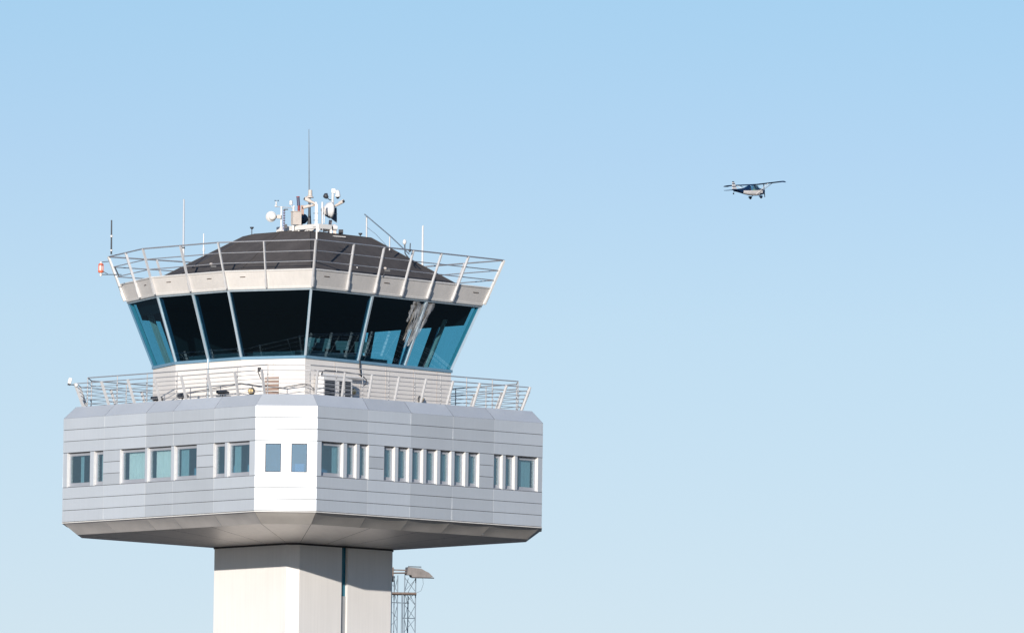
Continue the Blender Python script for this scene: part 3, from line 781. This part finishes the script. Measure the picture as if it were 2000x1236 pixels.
m = MB(); m.tube(V(-1.45, -1.0, 54.96), V(-1.17, -1.0, 54.96), .05, n=8); m.build('bracket', DKGREY, t)
m = MB(); m.box(V(-1.27, -1.08, 54.96), (.09, .06, .08), (RIGHT, FWD, UP)); m.build('clamp', BEIGE, t)
t = dish(V(1.0, -.2, 55.36), (RIGHT*.93+FWD*.36), .36, .34, 'dish_antenna', 'large white dish seen from the side, mouth turned right', [WHITE, BEIGE])
m = MB(); m.tube(V(.62, -.4, 55.32), V(.8, -.3, 55.34), .11, .12, 14); m.build('mount', BEIGE, t)
m = MB(); m.path([V(.62, -.5, 55.2), V(.75, -.5, 55.1), V(.95, -.4, 55.02)], .03); m.build('bracket', DKGREY, t)
t = dish(V(-.22, .2, 54.99), (RIGHT*.5+FWD*.86), .22, .1, 'dish_antenna', 'dark blue dish half hidden behind the beige cabinet', [NAVY, NAVY])
m = MB(); m.tube(V(-.3, .1, 54.99), V(-.3, .1, 54.4), .05); m.build('pole', DKGREY, t)
# left poles
m = MB(); m.tube(V(-1.17, -1, 55.36), V(-1.17, -1, 54.35), .042, n=10); m.sphere(V(-1.17, -1, 55.38), .055, 10)
single(m, 'white_pole', WHITE, 'white pole holding the round left dish', 'pole')
m = MB(); m.tube(V(-1.06, -.9, 55.28), V(-1.06, -.9, 54.4), .04, n=8, m=0)
for k in range(8): m.box(V(-1.04, -.95, 54.48+.11*k), (.045, .03, .02), (RIGHT, FWD, UP), 1)
m.box(V(-.98, -.9, 55.3), (.1, .05, .02), (RIGHT, FWD, UP), 1); m.box(V(-.96, -.92, 54.56), (.05, .05, .09), (RIGHT, FWD, UP), 1)
single(m, 'cable_ladder', [mat('lilac_steel', (.30, .34, .55), .5), DKGREY], 'narrow bluish cable ladder beside the white pole', 'ladder')
# wind sensor bar
t = thing('wind_sensor', 'thin horizontal bar with cup wheel and small white sensors on the left', 'wind sensor', V(-1.0, -1, 55.38))
m = MB(); m.tube(V(-1.41, -1, 55.41), V(-.65, -1, 55.36), .016); m.build('bar', GALV, t)
m = MB(); m.sphere(V(-1.41, -1, 55.44), .06, 12); m.tube(V(-1.4, -1, 55.5), V(-1.4, -1, 55.62), .03, .045, 8); m.build('sensor_head', WHITE, t)
m = MB(); m.sphere(V(-1.45, -1, 55.67), .025, 8); m.sphere(V(-1.31, -1, 55.67), .025, 8); m.tube(V(-1.46, -1, 55.67), V(-1.3, -1, 55.67), .008); m.build('cup_wheel', DKGREY, t)
m = MB(); m.tube(V(-.64, -1, 55.42), V(-.64, -1, 55.1), .05, .05, 10); m.sphere(V(-.62, -1, 55.43), .045, 10); m.build('post', WHITE, t)
m = MB(); m.tube(V(-.76, -.9, 55.5), V(-.76, -.9, 55.66), .075, .075, 14); m.sphere(V(-.76, -.9, 55.66), .075, 14, 0, .5); m.tube(V(-.74, -.9, 55.5), V(-.68, -.9, 55.3), .012, n=6)
single(m, 'radiation_shield', WHITE, 'small white capped cylinder above the beige cabinet', 'sensor')
# right cluster
t = thing('dome_camera', 'white dome camera with dark lens on top of the right mast', 'camera', V(1.06, .1, 55.2))
m = MB(); m.tube(V(1.04, .1, 56.1), V(1.04, .1, 55.25), .055, .06, 10); m.build('mast', PAINT2, t)
m = MB(); m.box(V(1.07, .1, 56.22), (.09, .08, .1), (RIGHT, FWD, UP)); m.build('junction_box', WHITE, t, .02)
m = MB(); m.lathe(V(1.26, .05, 55.96), UP, [(0, .12), (.1, .11), (.24, .08), (.3, .03), (.31, 0)], 18); m.tube(V(1.1, .1, 56.24), V(1.26, .05, 56.22), .035); m.build('housing', WHITE, t)
m = MB(); m.lathe(V(1.26, .05, 55.97), UP, [(-.1, 0), (-.08, .05), (-.03, .08), (0, .085)], 16); m.build('lens', CABLE, t)
m = MB(); m.lathe(V(.78, 0, 56.0), (-RIGHT*.9-UP*.3), [(-.06, 0), (-.06, .1), (.05, .13), (.1, .1), (.16, .03)], 14); m.path([V(.78, 0, 55.92), V(.9, .05, 55.83), V(1.02, .1, 55.82)], .02)
single(m, 'horn_speaker', DKGREY, 'small dark horn on an arm left of the dome camera mast', 'horn')
t = thing('panel_antenna', 'dark blue green panel antenna below the dome camera', 'antenna', V(1.1, .2, 54.6))
m = MB(); z0, z1 = 54.84, 55.5
m.add([V(1.0, .2, z1), V(1.22, .2, z1), V(1.24, .2, z0), V(.97, .2, z0+.2), V(1.0, .35, z1), V(1.22, .35, z1), V(1.24, .35, z0), V(.97, .35, z0+.2)], [(0, 1, 2, 3), (7, 6, 5, 4), (0, 4, 5, 1), (1, 5, 6, 2), (2, 6, 7, 3), (3, 7, 4, 0)])
m.build('panel', NAVY, t)
m = MB(); m.bar(V(.9, .18, 55.22), V(1.26, .18, 55.22), .02, .02, UP); m.build('strap', BEIGE, t)
m = MB(); m.bar(V(.96, .2, 54.95), V(.9, .1, 54.3), .14, .08, RIGHT); m.bar(V(1.12, .2, 54.75), V(1.16, .1, 54.25), .13, .1, RIGHT); m.build('leg', mat('pink_beige_paint', (.70, .55, .48), .55), t)
m = MB(); m.box(V(1.42, -.2, 54.42), (.1, .1, .09), (RIGHT, FWD, UP)); single(m, 'black_box', CABLE, 'small black box on the roof right of the platform', 'box')
# mushroom vents
for s, d, z, lab in ((-2.46, 0, 54.55, 'small black mushroom vent on the left roof ridge'), (2.27, 0, 54.35, 'small black mushroom vent on the right roof ridge')):
    m = MB(); m.tube(V(s, d, z-.35), V(s, d, z), .018); m.lathe(V(s, d, z-.06), UP, [(0, .03), (.07, .09), (.1, .085), (.11, 0)], 14)
    single(m, 'roof_vent', DKGREY, lab, 'vent', 'mushroom vents on the roof ridge')
# folding mast and stay
t = thing('stay_mast', 'thin pale post with a long dark pole sloping down to the right', 'mast', V(2.53, 0, 54.1))
m = MB(); m.tube(V(2.53, 0, 55.12), V(2.54, 0, 53.95), .035); m.build('post', POSTP, t)
m = MB(); m.path([V(2.44, -.2, 55.2), V(2.75, -.4, 54.93), V(3.6, -1.2, 54.16), V(4.42, -2, 53.34)], .026); m.build('pole', STEELM, t)
m = MB(); m.path([V(2.56, 0, 54.64), V(2.95, -.3, 54.32), V(3.4, -1, 53.8)], .01); m.build('wire', STEELM, t)
m = MB(); m.tube(V(3.56, -1.2, 54.15), V(3.56, -1.2, 53.55), .03); m.build('prop', POSTP, t)
# gps bulb
t = thing('bulb_antenna', 'small white egg shaped antenna on a stem at the right of the roof', 'antenna', V(4.22, -1.5, 53.1))
m = MB(); m.sphere(V(4.21, -1.5, 53.9), .085, 14, 0, 1.45); m.build('dome', WHITE, t)
m = MB(); m.path([V(4.22, -1.5, 53.8), V(4.24, -1.5, 53.4), V(4.4, -1.5, 53.2)], .025); m.build('stem', DKGREY, t)
m = MB(); m.tube(V(4.48, -4.3, 53.62), V(4.47, -4.3, 53.27), .022); m.sphere(V(4.46, -4.3, 53.28), .055, 8)
single(m, 'stub_antenna', DKGREY, 'short dark stub on the right roof railing next to the egg antenna', 'antenna')
# further whips
PALEG = mat('pale_grey_fibreglass', (.50, .53, .58), .5, 0, .03, 5)
def whip(label, s, d, z0, z1, r, mt, thick=None):
    t = thing('whip_antenna', label, 'antenna', V(s, d, z0), 'whip antennas')
    m = MB(); m.tube(V(s, d, z0), V(s-.01, d, z1), r, r*.8, 10); m.build('rod', mt, t)
    if thick:
        m = MB()
        for za, zb2, rr_, mm in thick: m.tube(V(s, d, za), V(s, d, zb2), rr_, rr_, 10, mm)
        m.build('collar', [WHITE, DKGREY], t)
    return t
whip('white thick whip antenna standing on the far right of the roof', 4.98, 2.0, 53.0, 54.87, .048, WHITE, [(54.85, 54.93, .03, 0)])
whip('long pale whip antenna on the left roof railing', -5.36, -3, 53.2, 55.5, .045, PALEG, [(53.36, 53.42, .07, 1), (53.0, 53.36, .05, 0)])
whip('short white whip antenna behind the left roof slope', -4.61, 3, 53.5, 54.53, .03, WHITE, [(53.75, 53.9, .05, 0)])
whip('dark whip antenna with white collars at the far left corner of the roof railing', -8.56, -.2, 53.3, 54.79, .038, DKGREY, [(54.05, 54.13, .055, 0), (53.44, 53.5, .05, 0)])
# red and white obstruction light
c = V(-9.0, -.2, 52.66)
t = thing('obstruction_light', 'orange and white warning lamp on an arm at the far left of the roof railing', 'lamp', c)
m = MB(); m.tube(c-UP*.17, c-UP*.09, .11, .13, 14); m.tube(c+UP*.17, c+UP*.23, .12, .09, 14)
for a in range(6): m.tube(c+Vector((math.cos(a*1.047)*.11, math.sin(a*1.047)*.11, -.1)), c+Vector((math.cos(a*1.047)*.11, math.sin(a*1.047)*.11, .18)), .012, n=6)
m.build('cage', ORANGE, t)
m = MB(); m.lathe(c, UP, [(-.1, .07), (-.05, .095), (.1, .095), (.17, .06)], 16); m.build('lens', mat('pale_lens', (.80, .72, .66), .25), t)
m = MB(); m.tube(c-UP*.32, c-UP*.17, .05, .05, 10); m.tube(c+UP*.23, c+UP*.31, .04, .04, 10); m.build('socket', PAINT2, t)
m = MB(); m.path([c-UP*.25+RIGHT*.05, c-UP*.24+RIGHT*.9], .018); m.path([c-UP*.13+RIGHT*.12, c-UP*.22+RIGHT*.3], .015); m.path([c+UP*.29+RIGHT*.04, c+UP*.33+RIGHT*.35], .016)
m.path([c+UP*.09+RIGHT*.6, c-UP*.3+RIGHT*.78], .03); m.build('arm', DKGREY, t)
# small lamps on the roof edge
for s, d, z, lab in ((-4.1, -5.0, 52.5, 'small beige lamp on the left roof edge behind the railing'), (3.41, -4.9, 52.43, 'small beige lamp on the right roof edge behind the railing')):
    t = thing('roof_lamp', lab, 'lamp', V(s, d, z-.2), 'small lamps on the roof edge')
    m = MB(); m.sphere(V(s, d, z+.03), .09, 12, 0, .7); m.build('head', BEIGE, t)
    m = MB(); m.box(V(s+.1, d, z-.07), (.12, .06, .04), (RIGHT, FWD, UP)); m.tube(V(s+.05, d, z-.05), V(s-.1, d, z-.35), .015); m.build('bracket', DKGREY, t)

# ================================================================ FLOODLIGHT MAST behind the tower
KM = 1.138
def VM(s, d, z): return V(8.92+(s-8.92)*KM, 120+(d-30)*KM, 1.8+(z-1.8)*KM)
t = thing('floodlight_mast', 'steel lattice mast with a lamp head seen behind the right edge of the shaft', 'mast', V(3.55, 120, 0))
def legline(m, s, d, z1=41.35, r=.035): m.tube(Vector((*VM(s, d, 0).xy, 0)), VM(s, d, z1), r, r, 6)
m = MB(); sq = [(3.36, 29.6), (3.88, 29.7), (3.72, 30.3), (3.25, 30.2)]
for s, d in sq: legline(m, s, d, 41.3, .03)
sq2 = [(4.20, 29.7), (4.70, 29.9), (4.36, 30.3)]
for s, d in sq2[:2]: legline(m, s, d, 41.3, .03)
legline(m, 4.36, 30.3, 40.4, .03); legline(m, 4.10, 29.5, 40.4, .05)
z = 41.2; k = 0
while z > 1:
    for A_, B_ in ((sq[0], sq[1]), (sq[1], sq[2]), (sq2[0], sq2[1]), (sq2[1], sq2[2]), (sq2[2], sq2[0])):
        if k % 2: A_, B_ = B_, A_
        m.tube(VM(*A_, z), VM(*B_, z-.62), .014, .014, 5)
        m.tube(VM(*B_, z-.05), VM(*A_, z-.62), .014, .014, 5) if A_ in sq2[:2] and B_ in sq2[:2] and k < 2 else None
    if k % 3 == 2:
        m.tube(VM(3.3, 29.6, z+.1), VM(4.4, 30, z+.1), .022, .022, 5); m.tube(VM(4.1, 29.7, z-.6), VM(4.7, 29.9, z-.6), .022, .022, 5)
    z -= .62; k += 1
m.build('lattice', STEELM, t)
m = MB(); m.bar(VM(3.3, 29.8, 40.47), VM(4.74, 29.8, 40.47), .9, .1, FWD); m.build('platform', BROWN, t)
m = MB(); m.bar(VM(3.3, 29.8, 41.56), VM(4.4, 29.8, 41.54), .06, .06, UP); m.bar(VM(3.3, 29.8, 41.4), VM(4.3, 29.8, 41.42), .4, .05, FWD); m.bar(VM(3.65, 29.7, 41.66), VM(3.65, 29.7, 41.0), .1, .1, RIGHT); m.build('top_frame', BROWN, t)
m = MB(); prof = [(4.34, 41.66), (4.95, 41.6), (5.12, 41.5), (5.3, 41.42), (5.5, 41.22), (5.3, 41.2), (4.55, 41.2), (4.5, 41.3), (4.3, 41.3)]
n = len(prof); P = [VM(s, 29.3, z) for s, z in prof]+[VM(s-.12, 30.2, z+.04) for s, z in prof]
m.add(P, [tuple(range(n-1, -1, -1)), tuple(range(n, 2*n))]+[(i, (i+1) % n, n+(i+1) % n, n+i) for i in range(n)])
m.build('lamp_head', mat('brown_grey_housing', (.165, .15, .145), .6, .2, .15, 5, 0, 10, .15), t)
m = MB(); m.bar(VM(4.34, 29.6, 41.7), VM(4.95, 29.6, 41.69), .1, .04, FWD); m.bar(VM(4.5, 29.25, 41.18), VM(5.54, 29.25, 41.17), .1, .05, FWD); m.build('trim', CABLE, t)
m = MB(); m.path([VM(5.02, 29.5, 41.2), VM(5.05, 29.5, 40.9), VM(4.95, 29.5, 40.6), VM(4.75, 29.5, 40.5)], .008, 5); m.build('cable', DKGREY, t)
m = MB(); m.box(VM(3.5, 29.4, 41.2), (.16, .15, .12), (RIGHT, FWD, UP)); m.build('junction_box', BROWN, t)

# ================================================================ AEROPLANE
PL = V(41.45, 1318, 172.28)
ap = thing('light_aircraft', 'small high wing propeller aeroplane, dark blue above and white below, flying right', 'aeroplane', (0, 0, 0))
APB = mat('aircraft_blue', (.008, .03, .085), .45, 0, .05, 1, spec=.25)
APW = mat('aircraft_white', (.85, .81, .79), .4, 0, .03, 1)
APG = glass_mat('aircraft_window', (.35, .55, .65), .12)
TYRE = mat('tyre_rubber', (.02, .02, .025), .8, 0, .1, 6)
def child(mb, name, mats, parent): return mb.build(name, mats, parent)
# fuselage: (x, half width, z bottom, z belt, z top)
secs = [(2.25, .20, -.30, -.05, .10), (2.1, .38, -.48, 0, .22), (1.6, .42, -.58, .05, .30), (1.05, .43, -.64, .08, .36), (.55, .43, -.67, .08, .74), (-.1, .43, -.67, .05, .80), (-.9, .42, -.64, .02, .76), (-1.5, .38, -.56, 0, .50), (-2.4, .27, -.40, 0, .32), (-3.4, .15, -.22, .02, .22), (-4.3, .05, -.08, .03, .15)]
m = MB(); NP = 12; rings_ = []
for x, hw, zb_, zm, zt_ in secs:
    rg_ = []
    for k in range(NP):
        a = 2*math.pi*k/NP - math.pi/2
        c_, s_ = math.cos(a), math.sin(a)
        cc = math.copysign(abs(c_)**.7, c_); ss = math.copysign(abs(s_)**.8, s_)
        z = zm + (zt_-zm)*ss if ss > 0 else zm + (zm-zb_)*ss
        rg_.append(Vector((x, cc*hw*(1 if ss < .6 else .85), z)))
    rings_.append(rg_)
for i in range(len(rings_)-1):
    for k in range(NP):
        j = (k+1) % NP; zc_ = (rings_[i][k].z+rings_[i][j].z)/2; xc = secs[i][0]
        low = zc_ < .04 and -2.0 < xc < 1.7 and not (xc < -1.2 and zc_ > -.12) and not (xc > 1.4 and zc_ < -.35) and zc_ > secs[i][2]+.07
        yc = abs(rings_[i][k].y+rings_[i][j].y)/2
        if -.5 < xc < 1.0 and .04 < zc_ < .6 and yc > .3: continue
        m.add([rings_[i][k], rings_[i+1][k], rings_[i+1][j], rings_[i][j]], [(0, 1, 2, 3)], 1 if low else 0, True)
m.add(rings_[0], [tuple(range(NP))], 0)
fus = child(m, 'fuselage', [APB, APW], ap)
for sgn in (-1, 1):
    m = MB()
    m.add([(x, sgn*y, z) for x, y, z in ((.54, .435, .05), (.54, .40, .66), (-.88, .40, .7), (-.88, .435, .03))], [(0, 1, 2, 3)]); m.add([(x, sgn*y, z) for x, y, z in ((-.95, .435, .14), (-.95, .40, .66), (-1.3, .39, .5), (-1.35, .41, .14))], [(0, 1, 2, 3)])
    child(m, 'side_window', APG, fus)
m = MB(); m.add([(1.0, -.36, .36), (1.0, .36, .36), (.6, .36, .72), (.6, -.36, .72)], [(0, 1, 2, 3)]); child(m, 'windshield', glass_mat('windshield', (.6, .75, .8), .3), fus)
def wing(sgn):
    m = MB(); st = [(0, .62, 0), (3.6, .68, 0), (4.4, .70, 0), (4.8, .66, -.02), (5.05, .52, -.12)]
    P = []
    for y, hc, dz in st:
        ch = hc*2; x0 = .62+ch*.35
        if y > 4.5: x0 -= .05
        for fx, fz in ((0, .0), (-.08, .08), (-.3, .11), (-.65, .07), (-1, 0), (-.5, -.04), (-.1, -.05)):
            P.append((x0+fx*ch, sgn*y, .82+y*.03+dz+fz*(1 if y < 5 else .5)))
    K_ = 7; F = []
    for i in range(len(st)-1):
        for k in range(K_): j = (k+1) % K_; F.append((i*K_+k, i*K_+j, (i+1)*K_+j, (i+1)*K_+k))
    F.append(tuple(range((len(st)-1)*K_, len(st)*K_)))
    m.add(P, F, 0, False); return m
for sgn in (-1, 1):
    wg = child(wing(sgn), 'wing', APB, ap)
    m = MB(); m.tube((.35, sgn*.42, -.5), (.75, sgn*2.75, .86), .035, n=6); m.tube((.1, sgn*.42, -.5), (-.05, sgn*2.7, .86), .03, n=6)
    child(m, 'strut', APW, wg)
    m = MB(); m.tube((.55, sgn*.35, -.55), (.5, sgn*.95, -.85), .035, n=6); lg = child(m, 'landing_gear', APB, ap)
    m = MB(); m.lathe((.5, sgn*.93, -.90), (0, 1, 0), [(-.08, .05), (-.08, .19), (0, .22), (.08, .19), (.08, .05)], 14); child(m, 'wheel', TYRE, lg)
    m = MB(); m.lathe((.85, sgn*.93, -.82), (-1, 0, 0), [(0, 0), (.1, .1), (.35, .15), (.6, .11), (.85, .02)], 10); child(m, 'wheel_fairing', APB, lg)
# wing centre section
m = MB(); m.box((.45, 0, .84), (.62, .45, .06)); child(m, 'wing_root', APB, ap)
# fin with stripes, tailplane, tail wheel, propeller
m = MB(); K_ = 9
def fe(t, side): z = .1+1.15*t; return ((-3.5-.62*t-.0*t, z) if side else (-4.55+.08*t, z))
for k in range(K_):
    t0, t1 = k/K_, (k+1)/K_
    a, b = fe(t0, 1), fe(t0, 0); c_, d_ = fe(t1, 1), fe(t1, 0)
    dz0, dz1 = .22*(1-t0), .22*(1-t1)
    P = [(a[0], -.03, a[1]+dz0*0), (b[0], -.03, b[1]), (d_[0], -.03, d_[1]), (c_[0], -.03, c_[1]), (a[0], .03, a[1]), (b[0], .03, b[1]), (d_[0], .03, d_[1]), (c_[0], .03, c_[1])]
    m.add(P, [(3, 2, 1, 0), (4, 5, 6, 7), (0, 1, 5, 4), (1, 2, 6, 5), (2, 3, 7, 6), (3, 0, 4, 7)], 1 if k in (0, 3, 6, 8) else 0)
child(m, 'tail_fin', [APW, APB], ap)
m = MB(); P = [(-3.6, 0, .1), (-3.9, 1.5, .1), (-4.5, 1.5, .1), (-4.6, 0, .1), (-4.5, -1.5, .1), (-3.9, -1.5, .1)]
m.add([Vector(q)+UP*.025 for q in P]+[Vector(q)-UP*.025 for q in P], [(0, 1, 2, 3, 4, 5), (11, 10, 9, 8, 7, 6)]+[(i, (i+1) % 6, 6+(i+1) % 6, 6+i) for i in range(6)])
child(m, 'tailplane', APB, ap)
m = MB(); m.tube((-4.1, 0, -.05), (-4.3, 0, -.35), .03, n=6); m.lathe((-4.32, 0, -.42), (0, 1, 0), [(-.04, .02), (-.04, .11), (.04, .11), (.04, .02)], 12); child(m, 'tail_wheel', TYRE, ap)
m = MB(); m.bar((2.42, 0, .03), (2.42, .05, .95), .12, .04, (0, 1, 0)); m.bar((2.42, 0, .03), (2.42, -.05, -.86), .12, .04, (0, 1, 0)); m.lathe((2.25, 0, -.1), (1, 0, 0), [(0, .16), (.15, .14), (.28, .05), (.32, 0)], 12)
child(m, 'propeller', DKGREY, ap)
ap.location = PL
ap.rotation_mode = 'QUATERNION'
yaw = -TH+R(50.5)
AIR = (Matrix.Rotation(yaw, 4, 'Z') @ Matrix.Rotation(R(-4), 4, 'Y') @ Matrix.Rotation(R(-1), 4, 'X'))
ap.rotation_quaternion = AIR.to_quaternion()
# pilot, a thing of its own sitting in the cockpit
pm = bpy.data.meshes.new('person')
pv = [(0, 0, 0), (0, 0, .22), (0, 0, .42), (0, 0, .52), (.02, 0, .62), (.04, 0, .72), (.0, .18, .40), (.12, .26, .18), (.32, .18, .12), (0, -.18, .40), (.12, -.26, .18), (.32, -.18, .12), (.4, .1, .02), (.4, -.1, .02), (.55, .1, -.35), (.55, -.1, -.35)]
pe = [(0, 1), (1, 2), (2, 3), (3, 4), (4, 5), (2, 6), (6, 7), (7, 8), (2, 9), (9, 10), (10, 11), (0, 12), (0, 13), (12, 14), (13, 15)]
pm.from_pydata(pv, pe, []); po = bpy.data.objects.new('person', pm); COL.objects.link(po)
sk = po.modifiers.new('skin', 'SKIN'); pr = [.13, .15, .16, .055, .10, .09, .07, .05, .035, .07, .05, .035, .09, .09, .05, .05]
for i, r_ in enumerate(pr): pm.skin_vertices[0].data[i].radius = (r_, r_)
pm.skin_vertices[0].data[0].use_root = True
sb = po.modifiers.new('sub', 'SUBSURF'); sb.levels = 1; sb.render_levels = 1
pm.materials.append(mat('pilot_clothes', (.55, .50, .46), .8))
tag(po, 'pilot in a yellow vest seated in the aeroplane cockpit', 'person')
po.matrix_world = Matrix.Translation(PL) @ AIR @ Matrix.Translation((.1, -.12, -.22))
ROOT[po.name] = Vector((0, 0, 0))
m = MB(); m.lathe((0, 0, .02), (0, 0, 1), [(0, .17), (.15, .19), (.32, .20), (.4, .15)], 12); child(m, 'vest', mat('yellow_vest', (.75, .72, .12), .7), po)
m = MB(); m.sphere((.03, 0, .72), .125, 12); child(m, 'hair', mat('brown_hair', (.07, .05, .04), .8), po)
